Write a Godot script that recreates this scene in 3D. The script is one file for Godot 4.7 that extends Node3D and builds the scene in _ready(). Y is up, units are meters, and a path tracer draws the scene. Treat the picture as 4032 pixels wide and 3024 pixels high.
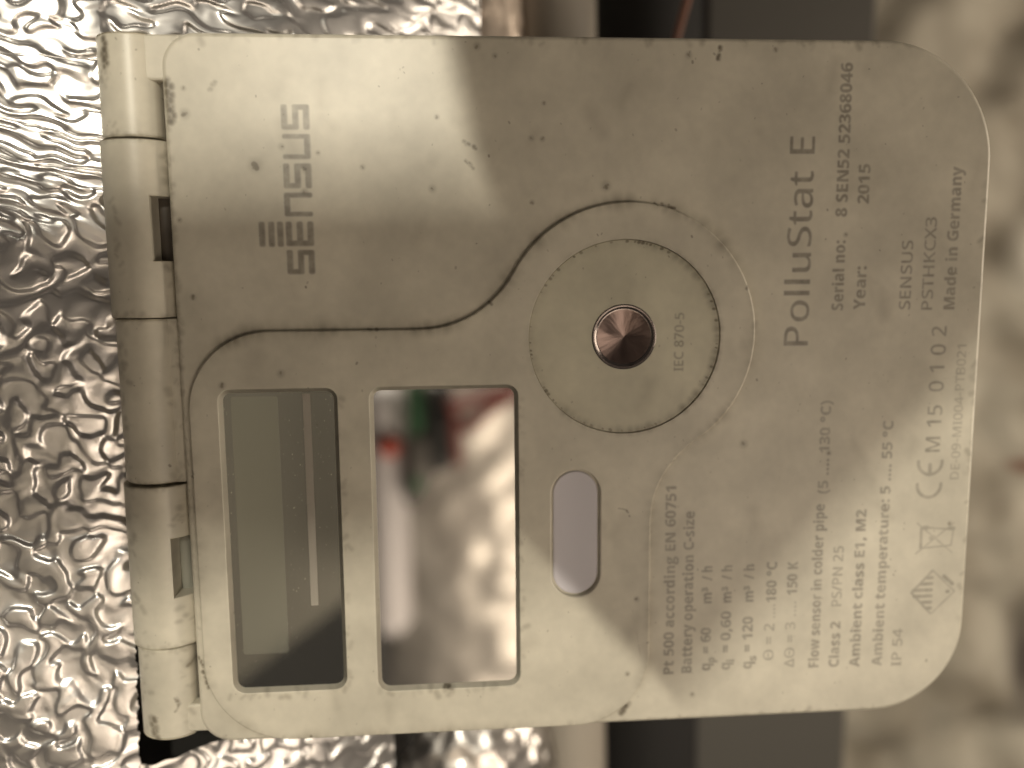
extends Node3D
# All lengths of the meter are in millimetres in the code and emitted in metres.

const MM := 0.001
const TX0 := -62.0   # the printed/dirty face texture covers this rectangle of the meter's face
const TY1 := 42.0
const TW := 160.0
const TH := 128.0
const IW := 2048
const IH := 1638

var rng := RandomNumberGenerator.new()
var org := Vector3.ZERO
var ink := PackedByteArray()
var dirt := PackedByteArray()
var used := {}

# ---------------------------------------------------------------- camera, light, exposure
func setup() -> void:
	var cam := Camera3D.new()
	cam.name = "camera"
	var at := CameraAttributesPhysical.new()
	at.frustum_focal_length = 26.55
	at.frustum_near = 0.005
	at.frustum_far = 20.0
	at.frustum_focus_distance = 0.1425
	at.exposure_aperture = 5.4
	cam.attributes = at
	var right := Vector3(0.99715, -0.00924, 0.07485)
	var up := Vector3(0.01878, 0.99163, -0.12778)
	var back := Vector3(-0.07305, 0.12882, 0.98897)
	cam.transform = Transform3D(Basis(right, up, back).orthonormalized(), Vector3(0, 0, 0.1454))
	add_child(cam)
	cam.fov = 48.65
	cam.near = 0.005
	cam.far = 20.0
	cam.current = true
	var we := WorldEnvironment.new()
	we.name = "environment"
	var e := Environment.new()
	e.background_mode = Environment.BG_COLOR
	e.background_color = lin(0.085, 0.072, 0.058)
	e.tonemap_mode = Environment.TONE_MAPPER_LINEAR
	e.tonemap_exposure = 1.0
	e.sdfgi_enabled = true
	e.ssao_enabled = true
	e.ssil_enabled = true
	we.environment = e
	add_child(we)
	# unseen lamp behind the camera, its light cut by the unseen shade shapes
	lamp("unseen_front_lamp", Vector3(-0.06, 0.17, 0.5), Vector3(-0.6, -0.4, 0), Vector2(0.008, 0.022), 0.265, Color(1.0, 0.92, 0.75), "small warm unseen lamp behind the camera, placed to light the meter")
	# out of view, gives soft light from the right and below
	lamp("unseen_right_lamp", Vector3(0.3, -0.26, 0.6), Vector3(0.02, -0.02, 0), Vector2(0.3, 0.3), 0.064, Color(1.0, 0.83, 0.65), "unseen square soft lamp low on the right, placed to light the meter")
	# unseen lamp placed to light the things the two windows mirror
	lamp("unseen_far_side_lamp", Vector3(0.1, -0.3, 0.2), Vector3(-0.02, -0.19, 0.5), Vector2(0.15, 0.1), 0.13, Color(1.0, 0.86, 0.68), "small square unseen lamp, placed to light the mirrored foil duct")
	# out of view, placed to light the wall and pipes behind from the right
	lamp("unseen_wall_lamp", Vector3(0.42, 0.0, 0.03), Vector3(0.12, 0.0, -0.15), Vector2(0.1, 0.25), 0.068, Color(1.0, 0.86, 0.68), "narrow unseen lamp beyond the right edge, placed to light the plaster wall")


func lamp(called: String, p: Vector3, aim: Vector3, size: Vector2, energy: float, c: Color, label: String) -> void:
	var root := Node3D.new()
	root.name = called
	add_child(root)
	root.look_at_from_position(p, aim, Vector3.UP)
	tag(root, label, "lamp")
	var body := MeshInstance3D.new()
	body.name = "housing"
	var bm := BoxMesh.new()
	bm.size = Vector3(size.x + 0.02, size.y + 0.02, 0.03)
	body.mesh = bm
	body.material_override = mat(Color(0.3, 0.3, 0.3), 0.5)
	body.position = Vector3(0, 0, 0.021)
	root.add_child(body, true)
	var face := MeshInstance3D.new()
	face.name = "lamp_face"
	var fm := BoxMesh.new()
	fm.size = Vector3(size.x, size.y, 0.004)
	face.mesh = fm
	var m := mat(Color(0.9, 0.9, 0.9), 0.5)
	m.emission_enabled = true
	m.emission = lin(c.r, c.g, c.b)
	m.emission_energy_multiplier = 1.0
	face.material_override = m
	face.position = Vector3(0, 0, 0.003)
	root.add_child(face, true)
	var l := AreaLight3D.new()
	l.name = "lamp_light"
	l.area_size = size
	l.light_energy = energy
	l.light_color = lin(c.r, c.g, c.b)
	l.shadow_enabled = true
	root.add_child(l, true)


func lin(r: float, g: float, b: float) -> Color:
	return Color(r, g, b).linear_to_srgb()


func mat(c: Color, rough: float, metal := 0.0) -> StandardMaterial3D:
	var m := StandardMaterial3D.new()
	m.albedo_color = c.linear_to_srgb()
	m.roughness = rough
	m.metallic = metal
	return m


func tag(o: Node, label := "", category := "", group := "", kind := "") -> void:
	if label: o.set_meta("label", label)
	if category: o.set_meta("category", category)
	if group: o.set_meta("group", group)
	if kind: o.set_meta("kind", kind)


func thing(called: String, at_mm: Vector3, label: String, category: String) -> Node3D:
	var o := Node3D.new()
	o.name = called
	o.position = at_mm * MM
	add_child(o, true)
	tag(o, label, category)
	org = at_mm
	return o


func numbered(parent: Node, called: String) -> String:
	var k := str(parent.get_instance_id()) + called
	var n: int = used.get(k, 0)
	used[k] = n + 1
	return called if n == 0 else "%s_%03d" % [called, n]


func commit(called: String, st: SurfaceTool, m: Material, parent: Node) -> MeshInstance3D:
	var o := MeshInstance3D.new()
	o.name = numbered(parent, called)
	o.mesh = st.commit()
	o.mesh.surface_set_material(0, m)
	parent.add_child(o, true)
	return o


func begin() -> SurfaceTool:
	var st := SurfaceTool.new()
	st.begin(Mesh.PRIMITIVE_TRIANGLES)
	return st


func uvof(p: Vector3) -> Vector2:
	return Vector2((p.x - TX0) / TW, (TY1 - p.y) / TH)


func tri(st: SurfaceTool, a: Vector3, b: Vector3, c: Vector3, na: Vector3, nb: Vector3, nc: Vector3) -> void:
	var g := (b - a).cross(c - a)
	if g.length_squared() < 1e-14:
		return
	var pts := [a, b, c]
	var ns := [na, nb, nc]
	if g.dot(na + nb + nc) > 0.0:
		pts = [a, c, b]
		ns = [na, nc, nb]
	for i in 3:
		st.set_normal(ns[i])
		st.set_uv(uvof(pts[i]))
		st.add_vertex((pts[i] - org) * MM)


func quad(st: SurfaceTool, a: Vector3, b: Vector3, c: Vector3, d: Vector3, na: Vector3, nb: Vector3, nc: Vector3, nd: Vector3) -> void:
	tri(st, a, b, c, na, nb, nc)
	tri(st, a, c, d, na, nc, nd)


# ---------------------------------------------------------------- 2D outlines (mm, anticlockwise)
func arc(out: PackedVector2Array, c: Vector2, r: float, a0: float, a1: float, n: int) -> void:
	for i in n + 1:
		var a := deg_to_rad(lerpf(a0, a1, float(i) / n))
		out.append(c + Vector2(cos(a), sin(a)) * r)


func rounded(x0: float, y0: float, x1: float, y1: float, rbl: float, rbr: float, rtr: float, rtl: float, n := 8) -> PackedVector2Array:
	var o := PackedVector2Array()
	arc(o, Vector2(x0 + rbl, y0 + rbl), rbl, 180, 270, n)
	arc(o, Vector2(x1 - rbr, y0 + rbr), rbr, 270, 360, n)
	arc(o, Vector2(x1 - rtr, y1 - rtr), rtr, 0, 90, n)
	arc(o, Vector2(x0 + rtl, y1 - rtl), rtl, 90, 180, n)
	return o


func circle(c: Vector2, r: float, n := 64) -> PackedVector2Array:
	var o := PackedVector2Array()
	for i in n:
		o.append(c + Vector2.from_angle(TAU * i / n) * r)
	return o


func normals2(p: PackedVector2Array) -> PackedVector2Array:
	var o := PackedVector2Array()
	var n := p.size()
	for i in n:
		var e0 := (p[i] - p[(i + n - 1) % n]).normalized()
		var e1 := (p[(i + 1) % n] - p[i]).normalized()
		var nn := Vector2(e0.y, -e0.x) + Vector2(e1.y, -e1.x)
		nn = nn.normalized()
		o.append(nn)
	return o


func grown(p: PackedVector2Array, by: float) -> PackedVector2Array:
	var nn := normals2(p)
	var o := PackedVector2Array()
	for i in p.size():
		o.append(p[i] + nn[i] * by)
	return o


func flat_fill(st: SurfaceTool, outline: PackedVector2Array, holes: Array, z: float) -> void:
	var cuts := [-500.0]
	for h in holes:
		var c := Vector2.ZERO
		for q in h: c += q
		cuts.append((c / h.size()).x)
	cuts.append(500.0)
	cuts.sort()
	for k in cuts.size() - 1:
		if cuts[k + 1] - cuts[k] < 0.01: continue
		var strip := PackedVector2Array([Vector2(cuts[k], -500), Vector2(cuts[k + 1], -500), Vector2(cuts[k + 1], 500), Vector2(cuts[k], 500)])
		var pieces: Array = Geometry2D.intersect_polygons(outline, strip)
		for h in holes:
			var next := []
			for q in pieces:
				next.append_array(Geometry2D.clip_polygons(q, h))
			pieces = next
		for q in pieces:
			var idx := Geometry2D.triangulate_polygon(q)
			for t in idx.size() / 3:
				var v := []
				for j in 3:
					var w: Vector2 = q[idx[t * 3 + j]]
					v.append(Vector3(w.x, w.y, z))
				tri(st, v[0], v[1], v[2], Vector3.BACK, Vector3.BACK, Vector3.BACK)


# side wall of an outline with a rounded upper edge; inward = the wall of a hole
func rim(st: SurfaceTool, p: PackedVector2Array, z0: float, z1: float, bev: float, draft := 0.0, inward := false) -> void:
	var nn := normals2(p)
	var s := -1.0 if inward else 1.0
	var rings := []   # [offset along n2, z, normal blend]
	rings.append([draft * s, z0, 0.0])
	for k in 5:
		var a := PI / 2 * k / 4.0
		rings.append([-s * bev * (1.0 - cos(a)), z1 - bev + bev * sin(a), a])
	var n := p.size()
	for r in rings.size() - 1:
		for i in n:
			var j := (i + 1) % n
			var q := []
			var m := []
			for pair in [[i, r], [j, r], [j, r + 1], [i, r + 1]]:
				var w: Vector2 = p[pair[0]] + nn[pair[0]] * float(rings[pair[1]][0])
				q.append(Vector3(w.x, w.y, rings[pair[1]][1]))
				var a: float = rings[pair[1]][2]
				m.append(Vector3(nn[pair[0]].x * s * cos(a), nn[pair[0]].y * s * cos(a), sin(a)).normalized())
			quad(st, q[0], q[1], q[2], q[3], m[0], m[1], m[2], m[3])


func plate(outline: PackedVector2Array, holes: Array, z0: float, z1: float, bev: float, hbev := 0.25, draft := 0.0, hz0 := 999.0) -> SurfaceTool:
	var st := begin()
	rim(st, outline, z0, z1, bev)
	var grown_holes := []
	for h in holes:
		rim(st, h, z0 if hz0 > 900.0 else hz0, z1, hbev, draft, true)
		grown_holes.append(grown(h, hbev))
	flat_fill(st, grown(outline, -bev), grown_holes, z1)
	return st


# a profile in x and z swept along y, with smooth shading where it bends gently
func sweep(st: SurfaceTool, p: PackedVector2Array, y0: float, y1: float, cham: float, centre: Vector2) -> void:
	var n := p.size()
	var seg := []
	for i in n:
		var d := (p[(i + 1) % n] - p[i]).normalized()
		var m := Vector2(d.y, -d.x)
		if m.dot((p[i] + p[(i + 1) % n]) / 2 - centre) < 0: m = -m
		seg.append(m)
	var ends := [[y0, -cham], [y0 + cham, 0.0], [y1 - cham, 0.0], [y1, -cham]]
	for i in n:
		var j := (i + 1) % n
		var prev: Vector2 = seg[(i + n - 1) % n]
		var here: Vector2 = seg[i]
		var nxt: Vector2 = seg[j]
		var ni: Vector2 = (prev + here).normalized() if prev.dot(here) > 0.75 else here
		var nj: Vector2 = (nxt + here).normalized() if nxt.dot(here) > 0.75 else here
		for k in 3:
			var a: Vector2 = p[i] + ni * ends[k][1]
			var b: Vector2 = p[j] + nj * ends[k][1]
			var c: Vector2 = p[j] + nj * ends[k + 1][1]
			var d: Vector2 = p[i] + ni * ends[k + 1][1]
			var ty := (-0.7 if k == 0 else (0.7 if k == 2 else 0.0))
			var n0 := Vector3(ni.x, ty, ni.y).normalized()
			var n1 := Vector3(nj.x, ty, nj.y).normalized()
			quad(st, Vector3(a.x, ends[k][0], a.y), Vector3(b.x, ends[k][0], b.y), Vector3(c.x, ends[k + 1][0], c.y), Vector3(d.x, ends[k + 1][0], d.y), n0, n1, n1, n0)
	var idx := Geometry2D.triangulate_polygon(p)
	for t in idx.size() / 3:
		for e in [[y0, Vector3.DOWN], [y1, Vector3.UP]]:
			var v := []
			for j in 3:
				var w: Vector2 = p[idx[t * 3 + j]]
				v.append(Vector3(w.x, e[0], w.y))
			tri(st, v[0], v[1], v[2], e[1], e[1], e[1])


# surface of revolution round an axis parallel to z, profile of [r, z]
func lathe(st: SurfaceTool, c: Vector2, prof: Array, n := 64) -> void:
	for k in prof.size() - 1:
		var d := Vector2(prof[k + 1][0] - prof[k][0], prof[k + 1][1] - prof[k][1])
		var m := Vector2(-d.y, d.x).normalized()
		if m.y < 0.0 or (absf(m.y) < 0.001 and m.x < 0): m = -m
		for i in n:
			var a0 := TAU * i / n
			var a1 := TAU * (i + 1) / n
			var u0 := Vector2.from_angle(a0)
			var u1 := Vector2.from_angle(a1)
			var q := []
			for w in [[u0, prof[k]], [u1, prof[k]], [u1, prof[k + 1]], [u0, prof[k + 1]]]:
				var f: Vector2 = c + w[0] * float(w[1][0])
				q.append(Vector3(f.x, f.y, w[1][1]))
			var n0 := Vector3(u0.x * m.x, u0.y * m.x, m.y)
			var n1 := Vector3(u1.x * m.x, u1.y * m.x, m.y)
			quad(st, q[0], q[1], q[2], q[3], n0, n1, n1, n0)


# a tapered round bar between two points (mm), with rounded ends
func bar(st: SurfaceTool, a: Vector3, b: Vector3, r0: float, r1: float, n := 24) -> void:
	var d := (b - a).normalized()
	var u := d.cross(Vector3(0.31, 0.17, 0.93)).normalized()
	var w := d.cross(u)
	var rings := []
	for k in 5:
		var t := PI / 2 * k / 4.0
		rings.append([a - d * r0 * cos(t), r0 * sin(t), -cos(t)])
	for k in 5:
		var t := PI / 2 * k / 4.0
		rings.append([b + d * r1 * sin(t), r1 * cos(t), sin(t)])
	for k in rings.size() - 1:
		for i in n:
			var q := []
			var m := []
			for e in [[i, k], [i + 1, k], [i + 1, k + 1], [i, k + 1]]:
				var ang: float = TAU * e[0] / n
				var dir := u * cos(ang) + w * sin(ang)
				q.append(rings[e[1]][0] + dir * float(rings[e[1]][1]))
				var ax: float = rings[e[1]][2]
				m.append((dir * sqrt(maxf(0.0, 1.0 - ax * ax)) + d * ax).normalized())
			quad(st, q[0], q[1], q[2], q[3], m[0], m[1], m[2], m[3])


func box(st: SurfaceTool, lo: Vector3, hi: Vector3, ch := 0.3) -> void:
	# a box with chamfered edges: three slabs' faces joined by chamfer strips
	var c := (lo + hi) / 2
	var h := (hi - lo) / 2
	for ax in 3:
		var b := (ax + 1) % 3
		var d := (ax + 2) % 3
		for s in [-1.0, 1.0]:
			var q := []
			for e in [[-1, -1], [1, -1], [1, 1], [-1, 1]]:
				var v := Vector3.ZERO
				v[ax] = s * h[ax]
				v[b] = e[0] * (h[b] - ch)
				v[d] = e[1] * (h[d] - ch)
				q.append(c + v)
			var n := Vector3.ZERO
			n[ax] = s
			quad(st, q[0], q[1], q[2], q[3], n, n, n, n)
		for s in [-1.0, 1.0]:
			for t in [-1.0, 1.0]:
				var q := []
				for e in [[0, -1], [0, 1], [1, 1], [1, -1]]:
					var v := Vector3.ZERO
					v[b] = s * (h[b] - (ch if e[0] == 1 else 0.0))
					v[d] = t * (h[d] - (ch if e[0] == 0 else 0.0))
					v[ax] = e[1] * (h[ax] - ch)
					q.append(c + v)
				var n := Vector3.ZERO
				n[b] = s
				n[d] = t
				n = n.normalized()
				quad(st, q[0], q[1], q[2], q[3], n, n, n, n)


# ---------------------------------------------------------------- print and dirt, drawn in face millimetres
func stamp(buf: PackedByteArray, a: Vector2, b: Vector2, r: float, soft: float, amount: float, r2 := -1.0) -> void:
	if r2 < 0.0: r2 = r
	var k := IW / TW
	var pa := Vector2((a.x - TX0) * k, (TY1 - a.y) * k)
	var pb := Vector2((b.x - TX0) * k, (TY1 - b.y) * k)
	var rr := (maxf(r, r2) + soft) * k
	var x0 := maxi(0, int(minf(pa.x, pb.x) - rr))
	var x1 := mini(IW - 1, int(maxf(pa.x, pb.x) + rr) + 1)
	var y0 := maxi(0, int(minf(pa.y, pb.y) - rr))
	var y1 := mini(IH - 1, int(maxf(pa.y, pb.y) + rr) + 1)
	var ab := pb - pa
	var ll := maxf(ab.length_squared(), 1e-6)
	var s := maxf(soft * k, 0.7)
	for y in range(y0, y1 + 1):
		for x in range(x0, x1 + 1):
			var p := Vector2(x + 0.5, y + 0.5)
			var t := clampf((p - pa).dot(ab) / ll, 0.0, 1.0)
			var d := p.distance_to(pa + ab * t) - lerpf(r, r2, t) * k
			var f := clampf(0.5 - d / (2.0 * s), 0.0, 1.0)
			if f > 0.0:
				f = f * f * (3.0 - 2.0 * f)
				var i := y * IW + x
				var v := int(255.0 * amount * f)
				if v > buf[i]: buf[i] = v


func stamp_rect(x0: float, y0: float, x1: float, y1: float, amount: float) -> void:
	var k := IW / TW
	for y in range(int((TY1 - y1) * k), int((TY1 - y0) * k) + 2):
		for x in range(int((x0 - TX0) * k), int((x1 - TX0) * k) + 2):
			var px := (x + 0.5) / k + TX0
			var py := TY1 - (y + 0.5) / k
			var dx := minf(px - x0, x1 - px)
			var dy := minf(py - y0, y1 - py)
			var d := minf(dx, dy)
			if dx < 0.35 and dy < 0.35: d = 0.35 - Vector2(0.35 - dx, 0.35 - dy).length()
			var f := clampf(0.5 + d / 0.24, 0.0, 1.0)
			var i := y * IW + x
			ink[i] = maxi(ink[i], int(255 * amount * f))


# a line of lettering running up the face: baseline at x, from y0 to y1
func letters(text: String, x: float, y0: float, y1: float, cap: float, amount: float, font: SystemFont) -> void:
	var tm := TextMesh.new()
	tm.text = text
	tm.font = font
	tm.font_size = 64
	tm.pixel_size = 0.01
	tm.depth = 0.0
	tm.curve_step = 1.0
	tm.horizontal_alignment = HORIZONTAL_ALIGNMENT_LEFT
	tm.vertical_alignment = VERTICAL_ALIGNMENT_BOTTOM
	var arr := tm.surface_get_arrays(0)
	var v: PackedVector3Array = arr[Mesh.ARRAY_VERTEX]
	var idx = arr[Mesh.ARRAY_INDEX]
	if v.is_empty(): return
	var lo := 1e9
	var hi := -1e9
	for p in v:
		lo = minf(lo, p.x)
		hi = maxf(hi, p.x)
	var base := cap_base(font)
	var sx := (y1 - y0) / (hi - lo)
	var sy := cap / (base.y - base.x)
	# baseline of this text: the font's descent sits under the same line box
	var k := IW / TW
	var q := PackedVector2Array()
	for p in v:
		var fx := x - (p.y - base.x) * sy
		var fy := y0 + (p.x - lo) * sx
		q.append(Vector2((fx - TX0) * k, (TY1 - fy) * k))
	var count: int = idx.size() if idx != null else v.size()
	var acc := {}
	for t in count / 3:
		var a := q[idx[t * 3] if idx != null else t * 3]
		var b := q[idx[t * 3 + 1] if idx != null else t * 3 + 1]
		var c := q[idx[t * 3 + 2] if idx != null else t * 3 + 2]
		var area := (b - a).cross(c - a)
		if absf(area) < 1e-6: continue
		if area < 0:
			var s := b
			b = c
			c = s
		# two samples across, two down in each pixel
		var ax0 := floori(minf(a.x, minf(b.x, c.x)) * 2.0)
		var ax1 := ceili(maxf(a.x, maxf(b.x, c.x)) * 2.0)
		var ay0 := floori(minf(a.y, minf(b.y, c.y)) * 2.0)
		var ay1 := ceili(maxf(a.y, maxf(b.y, c.y)) * 2.0)
		for yy in range(ay0, ay1 + 1):
			for xx in range(ax0, ax1 + 1):
				var p := Vector2((xx + 0.5) / 2.0, (yy + 0.5) / 2.0)
				if (b - a).cross(p - a) >= 0 and (c - b).cross(p - b) >= 0 and (a - c).cross(p - c) >= 0:
					acc[yy * 8192 + xx] = true
	var cover := {}
	for key in acc:
		var yy: int = key / 8192
		var xx: int = key % 8192
		var i := (yy / 2) * IW + xx / 2
		cover[i] = cover.get(i, 0) + 1
	# worn print: some letters fainter, edges a little soft
	for i in cover:
		if i < IW + 1 or i >= IW * (IH - 1) - 1: continue
		var f: float = cover[i] / 4.0 * amount
		ink[i] = mini(255, maxi(ink[i], int(255 * f)))
		for d in [-1, 1, -IW, IW]:
			ink[i + d] = maxi(ink[i + d], int(255 * f * 0.45))


var bases := {}
func cap_base(font: SystemFont) -> Vector2:
	if not bases.has(font):
		var tm := TextMesh.new()
		tm.text = "HE"
		tm.font = font
		tm.font_size = 64
		tm.pixel_size = 0.01
		tm.depth = 0.0
		tm.vertical_alignment = VERTICAL_ALIGNMENT_BOTTOM
		var b := tm.get_aabb()
		bases[font] = Vector2(b.position.y, b.end.y)
	return bases[font]


func sensus_logo() -> void:
	var k := 0.62
	var h := [[-26.65, -25.65], [-24.85, -23.85], [-23.1, -22.1]]
	for y in [0.25, 14.3, 23.7]:       # S
		for b in h: stamp_rect(b[0], y, b[1], y + 4.0, k)
		stamp_rect(-26.65, y, -24.0, y + 0.85, k)
		stamp_rect(-24.85, y + 3.15, -22.1, y + 4.0, k)
	for b in h: stamp_rect(b[0], 4.9, b[1], 8.9, k)   # E with its three bars above
	stamp_rect(-26.65, 4.9, -22.1, 5.8, k)
	for x in [-31.05, -29.5, -28.05]: stamp_rect(x, 4.8, x + 1.0, 8.9, k)
	stamp_rect(-26.7, 9.75, -25.75, 13.6, k)          # n
	stamp_rect(-26.7, 9.75, -22.1, 10.5, k)
	stamp_rect(-26.7, 12.8, -22.1, 13.6, k)
	stamp_rect(-23.1, 19.0, -22.1, 23.0, k)           # U
	stamp_rect(-26.6, 19.0, -22.1, 19.75, k)
	stamp_rect(-26.6, 22.25, -22.1, 23.0, k)


func stroke(pts: Array, r: float, amount: float) -> void:
	for i in pts.size() - 1:
		stamp(ink, pts[i], pts[i + 1], r, 0.1, amount)


func face_texture() -> Texture2D:
	ink.resize(IW * IH)
	dirt.resize(IW * IH)
	var f := SystemFont.new()
	f.font_names = PackedStringArray(["Droid Sans"])
	var fb := SystemFont.new()
	fb.font_names = PackedStringArray(["Droid Sans"])
	fb.font_weight = 700
	sensus_logo()
	letters("PolluStat E", 63.15, -13.0, 22.8, 4.3, 0.66, f)
	var t := 0.6
	letters("Serial no:", 69.3, -6.9, 5.2, 2.0, t, fb)
	letters("8 SEN52 52368046", 69.35, 9.3, 35.0, 2.0, t, fb)
	letters("Year:", 73.3, -6.8, 0.7, 2.0, t, fb)
	letters("2015", 73.2, 11.5, 18.2, 2.0, t, fb)
	letters("SENSUS", 81.6, -6.9, 5.1, 2.0, t, f)
	letters("PSTHKCX3", 85.7, -7.0, 9.1, 2.0, t, f)
	letters("Made in Germany", 89.8, -7.0, 17.8, 2.0, t * 0.9, fb)
	letters("M 15  0 1 0 2", 88.6, -32.8, -10.0, 2.7, 0.55, f)
	letters("DE-09-MI004-PTB021", 92.5, -38.0, -13.4, 1.65, 0.36, f)
	letters("Flow sensor in colder pipe", 67.4, -73.1, -42.0, 1.85, t, fb)
	letters("(5 .... 130 °C)", 67.9, -40.0, -23.0, 1.85, t * 0.85, fb)
	letters("Pt 500 according EN 60751", 39.95, -73.2, -37.9, 1.85, t, fb)
	letters("Battery operation C-size", 43.35, -73.1, -42.6, 1.85, t, fb)
	var rows := [[46.85, "p", "= 60"], [50.55, "i", "= 0,60"], [54.65, "s", "= 120"]]
	var ends := [-64.6, -61.6, -62.8]
	for i in 3:
		var x: float = rows[i][0]
		letters("q", x, -72.8, -71.5, 1.9, t, fb)
		letters(rows[i][1], x + 0.8, -71.3, -70.4 if i != 1 else -70.9, 1.4, t, fb)
		letters(rows[i][2], x, -69.5, ends[i], 1.85, t, fb)
		letters("m³", x, -59.9, -56.9, 1.85, t, fb)
		letters("/ h", x, -55.6, -52.9, 1.85, t * 0.9, fb)
	letters("Θ = 2", 58.7, -71.3, -64.3, 1.85, t * 0.85, f)
	letters("....", 58.8, -63.2, -60.6, 1.85, t * 0.6, f)
	letters("180 °C", 58.9, -60.2, -52.5, 1.85, t, fb)
	letters("ΔΘ = 3", 62.7, -72.9, -64.2, 1.85, t * 0.85, f)
	letters("....", 62.75, -63.0, -60.2, 1.85, t * 0.6, f)
	letters("150 K", 62.8, -58.9, -52.6, 1.85, t, fb)
	letters("Class 2", 71.3, -73.2, -64.4, 1.85, t, fb)
	letters("PS/PN 25", 71.3, -61.4, -50.0, 1.85, t * 0.9, f)
	letters("Ambient class E1, M2", 75.3, -73.4, -43.2, 1.85, t, fb)
	letters("Ambient temperature: 5 .... 55 °C", 79.6, -73.4, -26.9, 1.85, t * 0.9, fb)
	letters("IP 54", 83.35, -73.6, -66.3, 1.85, t, f)
	letters("IEC 870-5", 40.6, -17.1, -7.0, 1.6, 0.6, f)
	# CE mark: two arcs that open upwards, the E with a middle bar
	for c in [[-38.95, false], [-34.7, true]]:
		var pts := []
		for i in 17:
			var a := lerpf(PI * 0.98, TAU + PI * 0.02, i / 16.0)
			pts.append(Vector2(86.95 + 2.25 * cos(a), float(c[0]) + 2.3 * sin(a)))
		stroke(pts, 0.3, 0.42)
		if c[1]: stroke([Vector2(86.95, -37.0), Vector2(86.95, -35.2)], 0.36, 0.42)
	# crossed-out bin
	stroke([Vector2(86.0, -46.9), Vector2(92.1, -47.5), Vector2(91.8, -50.5), Vector2(86.0, -50.9), Vector2(86.0, -46.9)], 0.14, 0.4)
	stroke([Vector2(85.95, -47.2), Vector2(86.0, -50.8)], 0.26, 0.42)
	stroke([Vector2(85.1, -46.1), Vector2(92.1, -51.9)], 0.11, 0.36)
	stroke([Vector2(85.1, -51.9), Vector2(92.2, -46.2)], 0.11, 0.36)
	stroke([Vector2(88.0, -49.0), Vector2(88.3, -48.9)], 0.5, 0.3)
	stroke([Vector2(86.5, -47.0), Vector2(87.0, -47.0)], 0.4, 0.38)
	stroke([Vector2(91.6, -47.3), Vector2(92.1, -47.3)], 0.4, 0.4)
	# diamond, striped on its left half
	stroke([Vector2(88.6, -55.2), Vector2(93.0, -59.4), Vector2(88.7, -63.6)], 0.13, 0.38)
	stroke([Vector2(90.8, -56.4), Vector2(92.5, -57.9)], 0.34, 0.5)
	stroke([Vector2(91.55, -59.4), Vector2(91.8, -59.4)], 0.3, 0.48)
	for i in 6:
		var y := -56.6 - i * 1.18
		var reach := 3.9 - absf(y + 59.45) * 1.1
		stroke([Vector2(88.5, y), Vector2(88.4 - maxf(reach, 0.5), y)], 0.32, 0.45)
	stroke([Vector2(88.5, -55.3), Vector2(84.7, -59.4), Vector2(88.5, -63.5)], 0.22, 0.42)
	# dust, grease, scuffs
	var spots := [[-41.9, 30.1, 0.3], [-31.1, 18.0, 0.75], [-41.9, 26.1, 0.55], [-20.9, 20.0, 0.28], [-43.7, 9.2, 0.3], [-42.3, -3.4, 0.4], [-28.3, -16.3, 0.45], [-38.1, -18.1, 0.4], [5.5, 37.1, 0.42], [8.4, 35.6, 0.3], [14.4, 22.4, 0.4], [16.2, 22.3, 0.32], [-2.3, 14.2, 0.42], [27.0, 14.6, 0.55], [-1.3, 25.8, 0.3], [-13.7, 17.7, 0.32], [16.5, 28.1, 0.26], [14.4, 11.9, 0.3], [40.9, 36.0, 0.4], [55.8, 37.0, 0.32], [52.1, -30.5, 0.5], [67.8, -32.5, 0.32], [43.6, -77.4, 0.34], [32.8, -58.2, 0.36], [31.2, -72.3, 0.34], [91.3, -46.3, 0.3], [69.3, 6.2, 0.28], [-46.7, -67.8, 0.6], [-23.3, 13.7, 0.4], [-23.0, 17.4, 0.55], [-26.7, 21.0, 0.4]]
	for s in spots:
		var p := Vector2(s[0], s[1])
		var r: float = s[2]
		for k in 4:
			var o := Vector2(rng.randf_range(-1, 1), rng.randf_range(-1, 1)) * r * 0.6
			stamp(dirt, p + o, p + o * 0.2, r * rng.randf_range(0.3, 0.7), 0.25, rng.randf_range(0.22, 0.5))
		stamp(dirt, p, p, r * 1.3, r * 1.2, 0.18)
	for s in [[-37.9, 29.9, -36.7, 31.2, 0.4, 0.3], [3.2, 21.7, 4.6, 21.0, 0.35, 0.5], [3.3, 18.8, 4.7, 17.6, 0.35, 0.5], [46.2, 37.2, 46.0, 35.4, 0.35, 0.7], [41.1, 36.7, 41.0, 35.9, 0.15, 0.5], [-54.1, 37.6, -53.9, 33.2, 0.75, 0.75], [-53.4, -77.0, -52.6, -80.8, 0.75, 0.6], [-49.1, -73.3, -48.6, -74.6, 0.3, 0.55], [-48.6, -74.6, -49.2, -75.8, 0.22, 0.5], [30.0, -80.6, 31.2, -78.9, 0.75, 0.8], [29.4, -41.3, 30.7, -41.6, 0.1, 0.5], [30.7, -41.6, 31.4, -42.8, 0.13, 0.8], [-2.0, -73.3, -0.7, -73.5, 0.5, 0.8], [36.6, 11.6, 38.6, 10.9, 0.35, 0.8], [-44.2, 31.5, -44.0, 25.0, 0.7, 0.7], [32.0, -60, 33.6, -69, 0.05, 0.25], [-44.6, -66.5, -43.4, -72.0, 0.35, 0.7], [84.3, -20.0, 92.0, -19.0, 0.1, 0.06]]:
		var a := Vector2(s[0], s[1])
		var b := Vector2(s[2], s[3])
		var bits := int(a.distance_to(b) / 0.22) + 3
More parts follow.
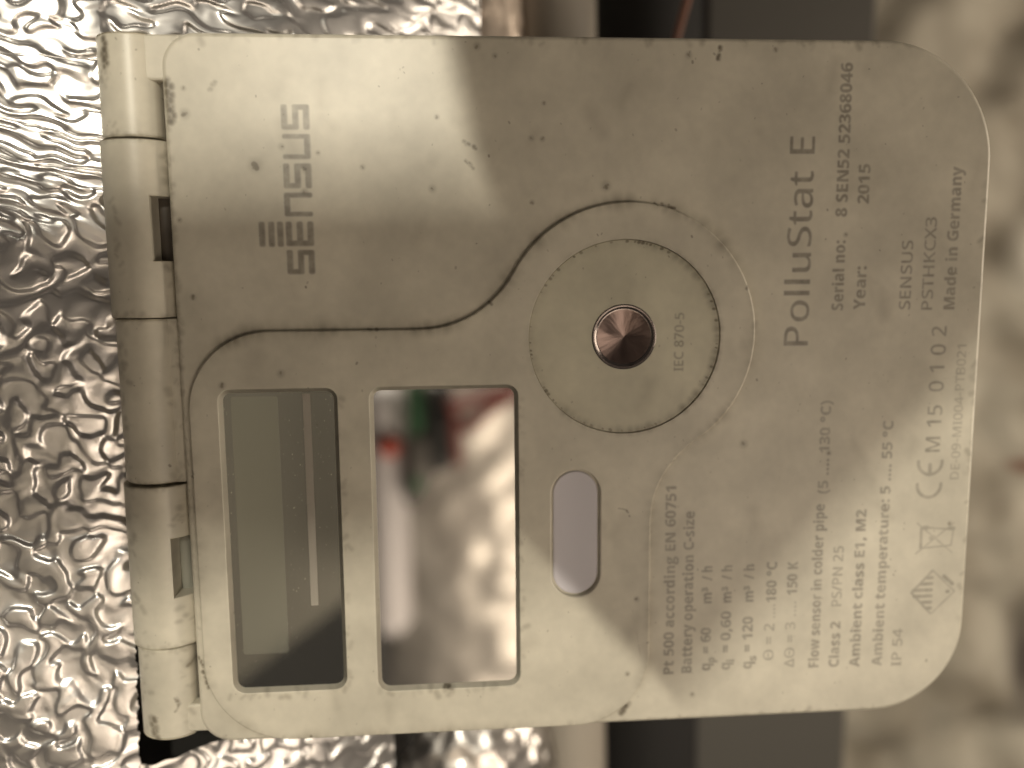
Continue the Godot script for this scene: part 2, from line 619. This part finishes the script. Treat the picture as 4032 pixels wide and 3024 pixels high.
		for k in bits:
			var p := a.lerp(b, rng.randf()) + Vector2(rng.randf_range(-1, 1), rng.randf_range(-1, 1)) * float(s[4]) * 0.55
			stamp(dirt, p, p + (b - a).normalized() * rng.randf_range(-0.4, 0.4), float(s[4]) * rng.randf_range(0.2, 0.75), 0.18 + float(s[4]) * 0.4, float(s[5]) * rng.randf_range(0.35, 0.95))
	for i in 420:
		var p := Vector2(rng.randf_range(-57, 95), rng.randf_range(-82, 38))
		var r := rng.randf_range(0.03, 0.1) if rng.randf() < 0.9 else rng.randf_range(0.1, 0.2)
		var o := Vector2(rng.randf_range(-0.15, 0.15), rng.randf_range(-0.25, 0.25))
		stamp(dirt, p, p + o, r, 0.1, rng.randf_range(0.08, 0.34))
	for i in 70:    # faint wiped smears
		var p := Vector2(rng.randf_range(-45, 95), rng.randf_range(-80, 36))
		var o := Vector2(rng.randf_range(-3, 3), rng.randf_range(-5, 5))
		stamp(dirt, p, p + o, rng.randf_range(0.3, 1.2), 1.4, rng.randf_range(0.03, 0.1))
	# grime on the hinge, at the gaps between its knuckles and along the lid's edges
	for g in [[-45.0, -64.0, -45.0, 27.0, 0.5, 90], [-47.5, -80.0, -46.0, 20.0, 0.8, 60], [-54.5, -80.0, -54.0, 37.0, 0.9, 70], [-55.0, 22.3, -46.0, 22.3, 0.35, 26], [-55.0, -6.8, -46.0, -6.8, 0.35, 26], [-55.0, -35.2, -46.0, -35.2, 0.35, 26], [-55.0, -64.2, -46.0, -64.2, 0.35, 26], [-44.0, 38.2, 80.0, 38.2, 0.5, 60], [-44.0, -82.0, 80.0, -82.0, 0.5, 50], [94.6, -66.0, 94.6, 20.0, 0.5, 40], [-39.5, -73.4, -18.6, -73.4, 0.5, 20], [-14.5, -74.0, 12.0, -74.0, 0.5, 20], [12.2, -72.0, 12.2, -19.0, 0.4, 24], [-18.6, -72.0, -18.6, -19.0, 0.4, 24]]:
		for i in int(g[5]):
			var p := Vector2(g[0], g[1]).lerp(Vector2(g[2], g[3]), rng.randf()) + Vector2(rng.randf_range(-1, 1), rng.randf_range(-1, 1)) * float(g[4])
			stamp(dirt, p, p + Vector2(rng.randf_range(-0.7, 0.7), rng.randf_range(-0.9, 0.9)), rng.randf_range(0.08, 0.5), 0.5, rng.randf_range(0.04, 0.2))
	# grime caught along the step of the raised bezel and round the disc
	var out := bezel_outline()
	for i in out.size():
		var a := out[i]
		var b := out[(i + 1) % out.size()]
		var steps := maxi(1, int(a.distance_to(b) / 1.0))
		for k in steps:
			var p := a.lerp(b, float(k) / steps)
			var upper := p.y > -12.0 or p.x > 45.0
			var strong := (0.25 if upper else 0.14) * rng.randf_range(0.5, 1.2)
			stamp(dirt, p, p + Vector2(rng.randf_range(-0.4, 0.4), rng.randf_range(-0.4, 0.4)), 0.0, rng.randf_range(1.4, 2.9), strong * (1.0 + 0.9 * fn3.get_noise_2d(p.x * 0.35, p.y * 0.35)) * 1.7)
			if rng.randf() < (0.1 if upper else 0.03): stamp(dirt, p, p + Vector2(rng.randf_range(-0.6, 0.6), rng.randf_range(-0.6, 0.6)), rng.randf_range(0.1, 0.28), 0.25, rng.randf_range(0.2, 0.5))
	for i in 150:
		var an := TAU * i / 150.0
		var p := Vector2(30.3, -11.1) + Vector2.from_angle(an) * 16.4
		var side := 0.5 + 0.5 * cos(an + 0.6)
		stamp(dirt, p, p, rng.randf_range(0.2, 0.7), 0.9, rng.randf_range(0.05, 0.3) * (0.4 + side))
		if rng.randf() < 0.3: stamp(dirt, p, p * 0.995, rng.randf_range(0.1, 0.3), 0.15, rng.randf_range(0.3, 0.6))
	var n := FastNoiseLite.new()
	n.seed = 5
	n.noise_type = FastNoiseLite.TYPE_SIMPLEX_SMOOTH
	n.frequency = 0.004
	n.fractal_octaves = 5
	var big := n.get_image(IW, IH, false, false, true)
	n.seed = 9
	n.frequency = 0.03
	n.fractal_octaves = 3
	var fine := n.get_image(IW, IH, false, false, true)
	var nb := big.get_data()
	var nf := fine.get_data()
	var px := PackedByteArray()
	px.resize(IW * IH * 3)
	var j := 0
	for i in IW * IH:
		var g := 1.0 - (nb[i] * 0.00048 + nf[i] * 0.00012)
		var kk := ink[i]
		if i > 2 * IW and i < IW * (IH - 2) - 2: kk = (kk * 2 + ink[i - 2] + ink[i + 2] + ink[i - 2 * IW] + ink[i + 2 * IW]) / 6
		var k := kk * (0.0023 + nf[i] * 0.000008)
		var d := dirt[i] / 255.0
		var q := (1.0 - k) * g
		px[j] = int((225.0 * q + 104.0 * k) * (1.0 - d) + 47.0 * d)
		px[j + 1] = int((219.0 * q + 98.0 * k) * (1.0 - d) + 38.0 * d)
		px[j + 2] = int((203.0 * q * (0.985 + 0.015 * g) + 90.0 * k) * (1.0 - d) + 26.0 * d)
		j += 3
	return ImageTexture.create_from_image(Image.create_from_data(IW, IH, false, Image.FORMAT_RGB8, px))


func bezel_outline() -> PackedVector2Array:
	var o := PackedVector2Array()
	arc(o, Vector2(-28.8, -66.9), 15.0, 180, 270, 16)
	arc(o, Vector2(21.8, -68.5), 13.4, 270, 360, 16)
	arc(o, Vector2(52.57, -44.0), 17.37, 180, 123.1, 12)
	arc(o, Vector2(30.8, -10.6), 22.5, -56.9, 151.0, 48)
	arc(o, Vector2(-5.0, 9.2), 18.42, -29.0, -90, 12)
	arc(o, Vector2(-30.3, -22.7), 13.5, 90, 180, 16)
	return o


# ---------------------------------------------------------------- the meter
func heat_meter() -> void:
	var tex := face_texture()
	var cream := mat(Color.WHITE, 0.38)
	cream.albedo_texture = tex
	cream.texture_repeat = false
	var disc_m := cream.duplicate()
	disc_m.albedo_color = Color(0.97, 0.975, 0.95)
	var m := thing("heat_meter", Vector3(20, -22, -40), "grubby cream plastic heat meter with two display windows and a hinged lid", "heat meter")
	var black := mat(Color(0.012, 0.011, 0.010), 0.6)
	# black plate filling the dark gap under the lid and behind the hinge
	var st := plate(PackedVector2Array([Vector2(-92, -128), Vector2(-40, -128), Vector2(-36, -84), Vector2(34, -84), Vector2(34, 20), Vector2(-92, 20)]), [], -44, -24, 1.0)
	commit("black_backing", st, black, m)
	# lid
	var lid := commit("lid", plate(rounded(-45.3, -82.4, 95.2, 38.9, 5.5, 17.0, 20.5, 5.5, 20), [], -3.2, 0.0, 0.9), cream, m)
	lid.set_meta("label", "flat cream hinged lid with grey printed lettering")
	# the raised bezel with its openings
	var w1 := rounded(-38.9, -72.8, -19.1, -18.9, 2.2, 2.2, 2.0, 2.0, 6)
	var w2 := rounded(-13.7, -73.6, 11.7, -18.9, 2.2, 2.2, 2.0, 2.0, 6)
	var hole := circle(Vector2(30.3, -11.1), 16.75, 96)
	var pill := rounded(17.4, -57.4, 26.1, -34.2, 4.34, 4.34, 4.34, 4.34, 12)
	var bz := begin()
	var outline := bezel_outline()
	rim(bz, outline, 0.0, 1.05, 0.35)
	rim(bz, w1, 0.0, 1.05, 0.14, 0.85, true)
	rim(bz, w2, 0.0, 1.05, 0.14, 0.85, true)
	rim(bz, hole, 0.0, 1.05, 0.12, 0.0, true)
	rim(bz, pill, 0.0, 1.05, 0.3, 0.1, true)
	flat_fill(bz, grown(outline, -0.35), [grown(w1, 0.14), grown(w2, 0.14), grown(hole, 0.12), grown(pill, 0.3)], 1.05)
	var bezel := commit("display_bezel", bz, cream, m)
	bezel.set_meta("label", "raised cream bezel round the two windows, the slot button and the round disc")
	# windows
	var glass := mat(Color(0.5, 0.49, 0.46), 0.035, 0.92)
	glass.albedo_color = Color.WHITE
	glass.albedo_texture = dusty_glass()
	glass.uv1_scale = Vector3(160.0 / 19.0, 128.0 / 54.0, 1)
	var p1 := commit("display_window", plate(rounded(-38.3, -72.3, -19.6, -19.4, 1, 1, 1, 1, 4), [], 0.02, 0.2, 0.05), glass, bezel)
	p1.set_meta("label", "narrow dark display window mirroring a grey board")
	var p2 := commit("display_window", plate(rounded(-13.1, -73.0, 11.1, -19.4, 1, 1, 1, 1, 4), [], 0.02, 0.2, 0.05), mat(Color(0.5, 0.49, 0.48), 0.03, 0.95), bezel)
	p2.set_meta("label", "wide mirror-like window showing a foil duct and valve")
	var lcd := commit("lcd_panel", plate(rounded(-37.0, -66.0, -29.2, -20.2, 0.5, 0.5, 0.5, 0.5, 4), [], 0.1, 0.215, 0.01), mat(Color(0.33, 0.335, 0.30), 0.09, 0.75), bezel)
	lcd.set_meta("label", "lighter grey liquid crystal panel in the narrow window")
	st = begin()
	rim(st, rounded(-25.0, -57.5, -23.7, -19.8, 0.1, 0.1, 0.1, 0.1, 2), 0.1, 0.3, 0.08)
	flat_fill(st, rounded(-24.92, -57.42, -23.78, -19.88, 0.1, 0.1, 0.1, 0.1, 2), [], 0.3)
	commit("window_strip", st, mat(Color(0.42, 0.39, 0.34), 0.4), bezel)
	# slot-shaped push button
	st = begin()
	var pb := rounded(17.75, -57.05, 25.75, -34.55, 3.99, 3.99, 3.99, 3.99, 12)
	rim(st, pb, 0.0, 0.35, 0.3)
	flat_fill(st, grown(pb, -0.3), [], 0.35)
	commit("push_button", st, mat(Color(0.72, 0.70, 0.77), 0.5), bezel)
	# optical disc and its metal button
	st = begin()
	var dd := circle(Vector2(30.3, -11.1), 16.7, 96)
	rim(st, dd, 0.0, 0.8, 0.15)
	flat_fill(st, grown(dd, -0.15), [circle(Vector2(30.15, -11.0), 5.6, 48)], 0.8)
	var disc := commit("optical_disc", st, disc_m, m)
	disc.set_meta("label", "round inset cream disc lettered IEC 870-5")
	st = begin()
	lathe(st, Vector2(30.15, -11.0), [[5.7, 0.6], [5.62, 0.86], [5.45, 0.96], [5.2, 0.94], [5.0, 0.8], [4.85, 0.68], [4.7, 0.64]])
	commit("button_rim", st, mat(Color(0.22, 0.19, 0.18), 0.25, 1.0), disc)
	st = begin()
	var rings := 10
	for k in rings:    # the slightly dished, hand-polished face
		for i in 72:
			var q := []
			var nn := []
			for e in [[k, i], [k, i + 1], [k + 1, i + 1], [k + 1, i]]:
				var a: float = TAU * e[1] / 72.0
				var r: float = 4.75 * e[0] / rings
				q.append(Vector3(30.15 + r * cos(a), -11.0 + r * sin(a), 0.58 + 0.06 * r / 4.75))
				var w := 0.09 * sin(a * 2.0 + 0.6) + 0.06 * sin(a * 3.0 + 2.0 + r * 0.5) + 0.07 * fn3.get_noise_2d(30.0 * cos(a), 30.0 * sin(a) + r)
				nn.append((Vector3(-0.13 * cos(a) - w * sin(a), -0.13 * sin(a) + w * cos(a), 1.0)).normalized())
			quad(st, q[0], q[1], q[2], q[3], nn[0], nn[1], nn[2], nn[3])
	var mb := commit("metal_button", st, mat(Color(0.14, 0.105, 0.096), 0.3, 1.0), disc)
	mb.set_meta("label", "polished dark metal button in the middle of the disc")
	hinge(m, cream)


func dusty_glass() -> Texture2D:
	var im := Image.create(256, 640, false, Image.FORMAT_RGB8)
	im.fill(lin(0.27, 0.268, 0.255))
	for i in 420:
		var c := lin(0.8, 0.78, 0.72) if rng.randf() < 0.65 else lin(0.2, 0.18, 0.15)
		c = c.lerp(lin(0.27, 0.268, 0.255), rng.randf_range(0.1, 0.7))
		var x := rng.randi_range(1, 252)
		var y := rng.randi_range(1, 636)
		im.fill_rect(Rect2i(x, y, rng.randi_range(1, 2), rng.randi_range(1, 3)), c)
	return ImageTexture.create_from_image(im)


func hinge(m: Node3D, cream: Material) -> void:
	var c := Vector2(-50.9, -4.9)
	var narrow := PackedVector2Array()
	arc(narrow, c, 5.6, 215, 40, 26)
	narrow.append(Vector2(-46.35, -4.0))
	narrow.append(Vector2(-46.4, -8.1))
	var wide := PackedVector2Array()
	arc(wide, c, 6.1, 215, 20, 28)
	wide.append(Vector2(-45.3, -8.4))
	var cut := PackedVector2Array()
	arc(cut, c, 6.1, 215, 64, 24)
	cut.append(Vector2(-48.35, -8.3))
	# narrow knuckles belong to the base, wide ones to the lid
	for y in [[22.5, 38.6], [-34.95, -6.95], [-81.0, -64.4]]:
		var st := begin()
		sweep(st, narrow, y[0], y[1], 0.35, c)
		if y[0] == -34.95:   # the flat flange beside the middle knuckle
			sweep(st, PackedVector2Array([Vector2(-47.5, -4.0), Vector2(-47.4, -1.0), Vector2(-45.2, -1.05), Vector2(-45.2, -4.0)]), y[0], y[1], 0.1, Vector2(-46.4, -2.5))
		elif y[0] == 22.5:   # the web that runs round the lid's upper corner
			rim(st, rounded(-49, 31.4, -38, 38.6, 2, 1, 1, 1, 5), -3.0, -0.35, 0.5)
			flat_fill(st, grown(rounded(-49, 31.4, -38, 38.6, 2, 1, 1, 1, 5), -0.5), [], -0.35)
		else:
			rim(st, rounded(-49, -80.4, -40, -75.2, 2, 1, 1, 2, 5), -3.0, -0.5, 0.5)
			flat_fill(st, grown(rounded(-49, -80.4, -40, -75.2, 2, 1, 1, 2, 5), -0.5), [], -0.5)
		commit("hinge_knuckle", st, cream, m)
	for y in [[-6.75, 22.1, 2.6, 13.1], [-64.1, -35.4, -55.1, -44.6]]:
		var st := begin()
		sweep(st, wide, y[0], y[2], 0.2, c)
		sweep(st, cut, y[2] - 0.2, y[3] + 0.2, 0.02, c)
		sweep(st, wide, y[3], y[1], 0.2, c)
		var k := commit("hinge_knuckle", st, cream, m)
		k.set_meta("label", "wider hinge knuckle with a rectangular slot")
		st = begin()
		bar(st, Vector3(-47.6, y[2] - 2, -5.6), Vector3(-47.6, y[3] + 2, -5.6), 1.5, 1.5)
		commit("hinge_pin", st, mat(Color(0.34, 0.34, 0.29) if y[0] < -20 else Color(0.10, 0.085, 0.07), 0.5), k)  # the upper pin takes a darker colour for the shade in its slot


# ---------------------------------------------------------------- foil
var fn1 := FastNoiseLite.new()
var fn2 := FastNoiseLite.new()
var fn3 := FastNoiseLite.new()

func foil_bump(x: float, y: float) -> float:
	var wx := x + 1.3 * fn3.get_noise_2d(x * 0.5, y * 0.5 + 90.0)
	var wy := y + 1.3 * fn3.get_noise_2d(x * 0.5 + 50.0, y * 0.5)
	# embossed dimples, drawn out into slanting folds towards the top
	var lean := smoothstep(5.0, 30.0, y)
	var px := wx + lean * 0.55 * wy
	var py := wy * lerpf(1.0, 1.45, lean)
	px *= lerpf(1.0, 0.62, lean)
	var a := fn1.get_noise_2d(px, py)
	var b := fn2.get_noise_2d(px, py)
	# flat plateaus and flat valleys with steep little walls between them
	var w := 0.26 + 0.1 * b
	return lerpf(0.45, 0.38, lean) * (smoothstep(-w, w, a) - 0.5) + 0.16 * a + 0.07 * b + 0.9 * fn3.get_noise_2d(x * 0.12, y * 0.12)


func sheet(px: PackedVector3Array, cols: int, rows: int) -> ArrayMesh:
	var nrm := PackedVector3Array()
	nrm.resize(px.size())
	for j in rows:
		for i in cols:
			var a := px[j * cols + mini(i + 1, cols - 1)] - px[j * cols + maxi(i - 1, 0)]
			var b := px[mini(j + 1, rows - 1) * cols + i] - px[maxi(j - 1, 0) * cols + i]
			var n := a.cross(b).normalized()
			nrm[j * cols + i] = n if n.length_squared() > 0.1 else Vector3.BACK
	var idx := PackedInt32Array()
	for j in rows - 1:
		for i in cols - 1:
			var k := j * cols + i
			idx.append_array([k, k + cols, k + 1, k + 1, k + cols, k + cols + 1])
	var uv := PackedVector2Array()
	uv.resize(px.size())
	for j in rows:
		for i in cols:
			uv[j * cols + i] = Vector2(float(i) / cols, float(j) / rows)
	var arr := []
	arr.resize(Mesh.ARRAY_MAX)
	arr[Mesh.ARRAY_VERTEX] = px
	arr[Mesh.ARRAY_NORMAL] = nrm
	arr[Mesh.ARRAY_TEX_UV] = uv
	arr[Mesh.ARRAY_INDEX] = idx
	var am := ArrayMesh.new()
	am.add_surface_from_arrays(Mesh.PRIMITIVE_TRIANGLES, arr)
	return am


func jacket_z(x: float) -> float:
	var d := x + 100.0
	return -151.0 + sqrt(maxf(150.0 * 150.0 - d * d, 100.0))


func foil_patch(parent: Node3D, m: Material, fx: Callable, cols: int, rows: int, called: String) -> void:
	var px := PackedVector3Array()
	for j in rows:
		for i in cols:
			var p: Vector2 = fx.call(float(i) / (cols - 1), float(j) / (rows - 1))
			px.append((Vector3(p.x, p.y, jacket_z(p.x) + foil_bump(p.x, p.y)) - org) * MM)
	var o := MeshInstance3D.new()
	o.name = numbered(parent, called)
	o.mesh = sheet(px, cols, rows)
	o.mesh.surface_set_material(0, m)
	parent.add_child(o, true)


func foil_jacket() -> void:
	for f in [fn1, fn2, fn3]:
		f.noise_type = FastNoiseLite.TYPE_SIMPLEX_SMOOTH
		f.fractal_type = FastNoiseLite.FRACTAL_NONE
	fn1.seed = 3
	fn1.frequency = 0.215
	fn2.seed = 8
	fn2.frequency = 0.33
	fn3.seed = 12
	fn3.frequency = 0.3
	var foil := mat(Color(0.86, 0.84, 0.83), 0.35, 1.0)
	var m := thing("foil_pipe_jacket", Vector3(-78, -20, -98), "crinkled silver foil insulation jacket on the pipe left of the meter", "pipe insulation")
	foil_patch(m, foil, func(s, t):
		var y: float = lerpf(-112.0, 72.0, t)
		return Vector2(lerpf(-112.0, edge_x(y), s), y), 250, 760, "foil_sheet")
	foil_patch(m, foil, func(s, t): return Vector2(lerpf(edge_x(40.0), 8.0, s), lerpf(34.0, 72.0, t)), 240, 150, "foil_sheet")
	foil_patch(m, foil, func(s, t):
		var x: float = lerpf(edge_x(-92.0), -13.5, s)
		return Vector2(x, lerpf(-112.0, foot_y(x), t)), 210, 75, "foil_sheet")


func edge_x(y: float) -> float:
	if y > 36.0: return -57.0
	return -54.3 - (36.0 - y) * 0.036 + 0.12 * sin(y * 2.3) + 0.08 * sin(y * 5.1 + 1.0)


func foot_y(x: float) -> float:
	return -90.2 + 3.0 * smoothstep(-57.0, -36.0, x) - 0.08 * maxf(0.0, x + 36.0) + 0.15 * sin(x * 1.7)


# ---------------------------------------------------------------- what stands behind and around
func surroundings() -> void:
	# pipe behind the meter, beige lagging
	var m := thing("lagged_pipe", Vector3(30, -160, -85), "smooth beige lagged pipe running up behind the meter", "pipe")
	var st := begin()
	bar(st, Vector3(27.0, 130, -84), Vector3(32.5, -190, -84), 11.5, 11.5, 40)
	commit("pipe_wall", st, mat(Color(0.40, 0.36, 0.31), 0.45), m)
	# wrinkled bright metal tape beside it at the top
	m = thing("metal_clad_pipe", Vector3(8, 60, -80), "bright wrinkled metal cladding beside the beige pipe above the meter", "pipe insulation")
	var px := PackedVector3Array()
	for j in 120:
		for i in 80:
			var a := lerpf(-1.45, 1.45, i / 79.0)
			var y := lerpf(30.0, 110.0, j / 119.0)
			var r := 10.5 + 0.5 * fn1.get_noise_2d(a * 9.0, y * 0.7)
			px.append((Vector3(9.5 + r * sin(a), y, -78 + r * cos(a)) - org) * MM)
	var o := MeshInstance3D.new()
	o.name = "foil_sheet"
	o.mesh = sheet(px, 80, 120)
	o.mesh.surface_set_material(0, mat(Color(0.92, 0.78, 0.66), 0.4, 0.35))
	m.add_child(o, true)
	# foil-wrapped elbow under the meter
	m = thing("foil_wrapped_elbow", Vector3(10, -125, -62), "foil wrapped pipe elbow below the meter beside the beige pipe", "pipe insulation")
	px = PackedVector3Array()
	for j in 110:
		for i in 130:
			var a := lerpf(-1.5, 1.5, i / 129.0)
			var y := lerpf(-180.0, -98.0, j / 109.0)
			var r := 19.0 * sqrt(maxf(0.02, 1.0 - pow(maxf(0.0, (y + 128.0) / 31.0), 2.0)))
			r += 0.45 * fn1.get_noise_2d(a * 16.0, y * 0.8)
			px.append((Vector3(3.0 + r * sin(a) * 1.18, y, -62 + r * cos(a)) - org) * MM)
	o = MeshInstance3D.new()
	o.name = "foil_sheet"
	o.mesh = sheet(px, 130, 110)
	o.mesh.surface_set_material(0, mat(Color(0.82, 0.78, 0.75), 0.3, 1.0))
	m.add_child(o, true)
	m = thing("dark_gap_strip", Vector3(-12, -160, -64), "added black strip standing in for the dark gap between the foil jacket and the wrapped elbow", "gap filler")
	st = begin()
	box(st, Vector3(-19, -200, -76), Vector3(-8.5, -80, -50), 0.8)  # added black strip: the shade of the gap put into its colour
	commit("gap_plate", st, mat(Color(0.014, 0.013, 0.013), 0.6), m)
	# dark trunking behind
	m = thing("cable_trunking", Vector3(100, -160, -125), "dark grey steel cable trunking behind the right half of the meter", "trunking")
	st = begin()
	box(st, Vector3(76, -230, -150), Vector3(128, 160, -108), 1.5)
	commit("trunking_cover", st, mat(Color(0.085, 0.08, 0.072), 0.6), m)
	m = thing("dark_gap_cylinder", Vector3(60, -160, -112), "added black cylinder standing in for the dark gap between the beige pipe and the grey trunking", "filler")
	st = begin()
	bar(st, Vector3(59, 150, -112), Vector3(63, -200, -112), 16, 16, 32)  # added black cylinder that darkens the gap beside the beige pipe
	commit("gap_wall", st, mat(Color(0.012, 0.011, 0.011), 0.75), m)
	m = thing("orange_wire", Vector3(58, 60, -70), "thin orange brown wire in the dark gap above the meter", "wire")
	st = begin()
	var last := Vector3(52, 20, -72)
	for p in [Vector3(55.2, 50, -68), Vector3(57.5, 59, -68), Vector3(61, 70, -70), Vector3(66, 100, -76)]:
		bar(st, last, p, 1.0, 1.0, 12)
		last = p
	commit("wire_sheath", st, mat(Color(0.24, 0.11, 0.075), 0.5), m)
	# wall at the back: mottled plaster
	org = Vector3.ZERO
	px = PackedVector3Array()
	for j in 150:
		for i in 150:
			var x := lerpf(-260.0, 420.0, i / 149.0)
			var y := lerpf(-340.0, 260.0, j / 149.0)
			px.append(Vector3(x, y, -165.0 + 7.0 * fn3.get_noise_2d(x * 0.06, y * 0.06) + 3.0 * fn1.get_noise_2d(x * 0.2, y * 0.2)) * MM)
	o = MeshInstance3D.new()
	o.name = "wall"
	o.mesh = sheet(px, 150, 150)
	var wm := mat(Color.WHITE, 0.9)
	wm.albedo_texture = wall_texture()
	o.mesh.surface_set_material(0, wm)
	add_child(o, true)
	tag(o, "rough mottled grey beige plaster wall behind the meter", "", "", "structure")


func wall_texture() -> Texture2D:
	var n := FastNoiseLite.new()
	n.seed = 21
	n.frequency = 0.024
	n.fractal_octaves = 3
	var im := Image.create(512, 512, false, Image.FORMAT_RGB8)
	for y in 512:
		for x in 512:
			var v := 0.5 + 0.9 * n.get_noise_2d(x, y)
			var c := Color(0.21, 0.185, 0.145).lerp(Color(0.42, 0.39, 0.33), clampf(v, 0.0, 1.0))
			# sheet() runs x to the right and y upwards
			var wx := lerpf(-260.0, 420.0, x / 511.0)
			var wy := lerpf(-340.0, 260.0, y / 511.0)
			var white := clampf(1.2 - Vector2((wx - 219.0) / 9.0, (wy - 3.0) / 16.0).length(), 0.0, 1.0)
			c = c.lerp(Color(0.62, 0.59, 0.52), white)
			var rust := clampf(1.2 - Vector2((wx - 221.0) / 8.0, (wy + 78.0) / 3.5).length(), 0.0, 1.0)
			c = c.lerp(Color(0.17, 0.08, 0.055), rust)
			var pit := clampf(1.3 - Vector2((wx - 229.0) / 9.0, (wy + 160.0) / 24.0).length(), 0.0, 1.0)
			c = c.lerp(Color(0.05, 0.04, 0.035), pit)
			im.set_pixel(x, y, c.linear_to_srgb())
	return ImageTexture.create_from_image(im)


func around_camera() -> void:
	# unseen plate, cylinder and bar, shaped to cast the shadow bands on the meter
	var m := thing("unseen_shade_plate", Vector3(-60, 74, 243), "unseen flat dark plate behind the camera, placed to shade the meter", "blocker")
	var st := begin()
	var ol := rounded(-120, 57.5, -4, 90.5, 6, 6, 6, 6, 8)
	rim(st, ol, 240, 246, 1.5)
	flat_fill(st, grown(ol, -1.5), [], 246)
	flat_fill(st, ol, [], 240)
	commit("shade_plate", st, mat(Color(0.02, 0.02, 0.022), 0.35), m)
	m = thing("unseen_shade_cylinder", Vector3(12, 90, 200), "unseen thick dark cylinder behind the camera, placed to shade the meter", "pipe")
	st = begin()
	bar(st, Vector3(12, 93, 200), Vector3(12, 500, 200), 36, 36, 48)
	commit("pipe_wall", st, mat(Color(0.07, 0.062, 0.055), 0.7), m)
	m = thing("unseen_shade_bar", Vector3(60, 75, 155), "unseen flat dark bar behind the camera, slanted to shade the meter", "light blocker")
	st = begin()
	var d := Vector2(0.662, 0.749)
	var across := Vector2(-0.749, 0.662)
	var low := Vector2(9.6, 0.9)
	ol = PackedVector2Array([low - d, low + d * 300.0, low + d * 300.0 + across * 40.0, low + across * 40.0 + d * 3.0])
	rim(st, ol, 152, 158, 1.0)
	flat_fill(st, grown(ol, -1.0), [], 158)
	flat_fill(st, ol, [], 152)
	commit("shade_bar", st, mat(Color(0.03, 0.03, 0.032), 0.4), m)
	# the far side of the room, seen mirrored in the windows
	m = thing("grey_board", Vector3(-110, -200, 520), "grey board on the far side, mirrored in the narrow window", "board")
	var bx := MeshInstance3D.new()
	bx.name = "board_face"
	var bm := BoxMesh.new()
	bm.size = Vector3(0.465, 0.2, 0.02)
	bx.mesh = bm
	bx.material_override = mat(Color(0.62, 0.59, 0.52), 0.7)
	m.add_child(bx, true)
	m.rotation.z = deg_to_rad(36.4)
	# middle of the lower edge lies at (-132, -293.5)
	m.position = Vector3(-0.132 - 0.805 * 0.067 - 0.593 * 0.1, -0.2935 - 0.593 * 0.067 + 0.805 * 0.1, 0.53)
	m = thing("white_pipe", Vector3(-42, -300, 420), "white round pipe with a red cap, mirrored in the wide window", "pipe")
	st = begin()
	bar(st, Vector3(-43, -85, 425), Vector3(-43, -235, 425), 14, 14, 32)
	commit("pipe_wall", st, mat(Color(0.62, 0.59, 0.6), 0.5), m)
	st = begin()
	bar(st, Vector3(-41, -112, 413), Vector3(-41, -112, 409), 8, 7.5, 24)
	commit("red_cap", st, mat(Color(0.5, 0.07, 0.04), 0.5), m)
	m = thing("green_pipe", Vector3(-22, -150, 400), "green pipe above the valve, mirrored in the wide window", "pipe")
	st = begin()
	bar(st, Vector3(-22, -72, 400), Vector3(-22, -135, 400), 6, 6, 24)
	commit("pipe_wall", st, mat(Color(0.03, 0.12, 0.05), 0.4), m)
	m = thing("valve", Vector3(-6, -120, 395), "black valve with a forked red lever, mirrored in the wide window", "valve")
	st = begin()
	bar(st, Vector3(-7, -78, 396), Vector3(-7, -118, 396), 10, 9, 24)
	bar(st, Vector3(-7, -90, 390), Vector3(4, -95, 388), 8, 6, 24)
	commit("valve_body", st, mat(Color(0.02, 0.02, 0.02), 0.4), m)
	st = begin()
	bar(st, Vector3(2, -80, 382), Vector3(40, -72, 382), 4.5, 4.5, 16)
	bar(st, Vector3(10, -95, 382), Vector3(40, -74, 382), 4, 4, 16)
	bar(st, Vector3(2, -86, 384), Vector3(4, -118, 384), 3, 3, 16)
	commit("lever", st, mat(Color(0.22, 0.05, 0.04), 0.45), m)
	m = thing("grey_flange", Vector3(-14, -150, 402), "grey flange under the green pipe, mirrored in the wide window", "flange")
	st = begin()
	bar(st, Vector3(-17, -110, 404), Vector3(-24, -146, 404), 14, 7, 32)
	commit("flange_body", st, mat(Color(0.12, 0.11, 0.1), 0.5), m)
	m = thing("foil_duct", Vector3(20, -190, 520), "bright foil wrapped duct on the far side, mirrored in the wide window", "duct")
	var px := PackedVector3Array()
	for j in 140:
		for i in 100:
			var a := lerpf(-1.5, 1.5, i / 99.0)
			var y := lerpf(-78.0, -440.0, j / 139.0)
			var r := 110.0 + 3.0 * fn3.get_noise_2d(a * 9.0, y * 0.1) + 1.2 * fn1.get_noise_2d(a * 20.0, y * 0.16)
			px.append((Vector3(50.0 + r * sin(a), y, 570 - r * cos(a)) - org) * MM)
	var o := MeshInstance3D.new()
	o.name = "foil_sheet"
	o.mesh = sheet(px, 100, 140)
	o.mesh.surface_set_material(0, mat(Color(0.85, 0.8, 0.74), 0.5, 0.6))
	m.add_child(o, true)


func _ready() -> void:
	rng.seed = 4711
	setup()
	foil_jacket()
	surroundings()
	around_camera()
	heat_meter()
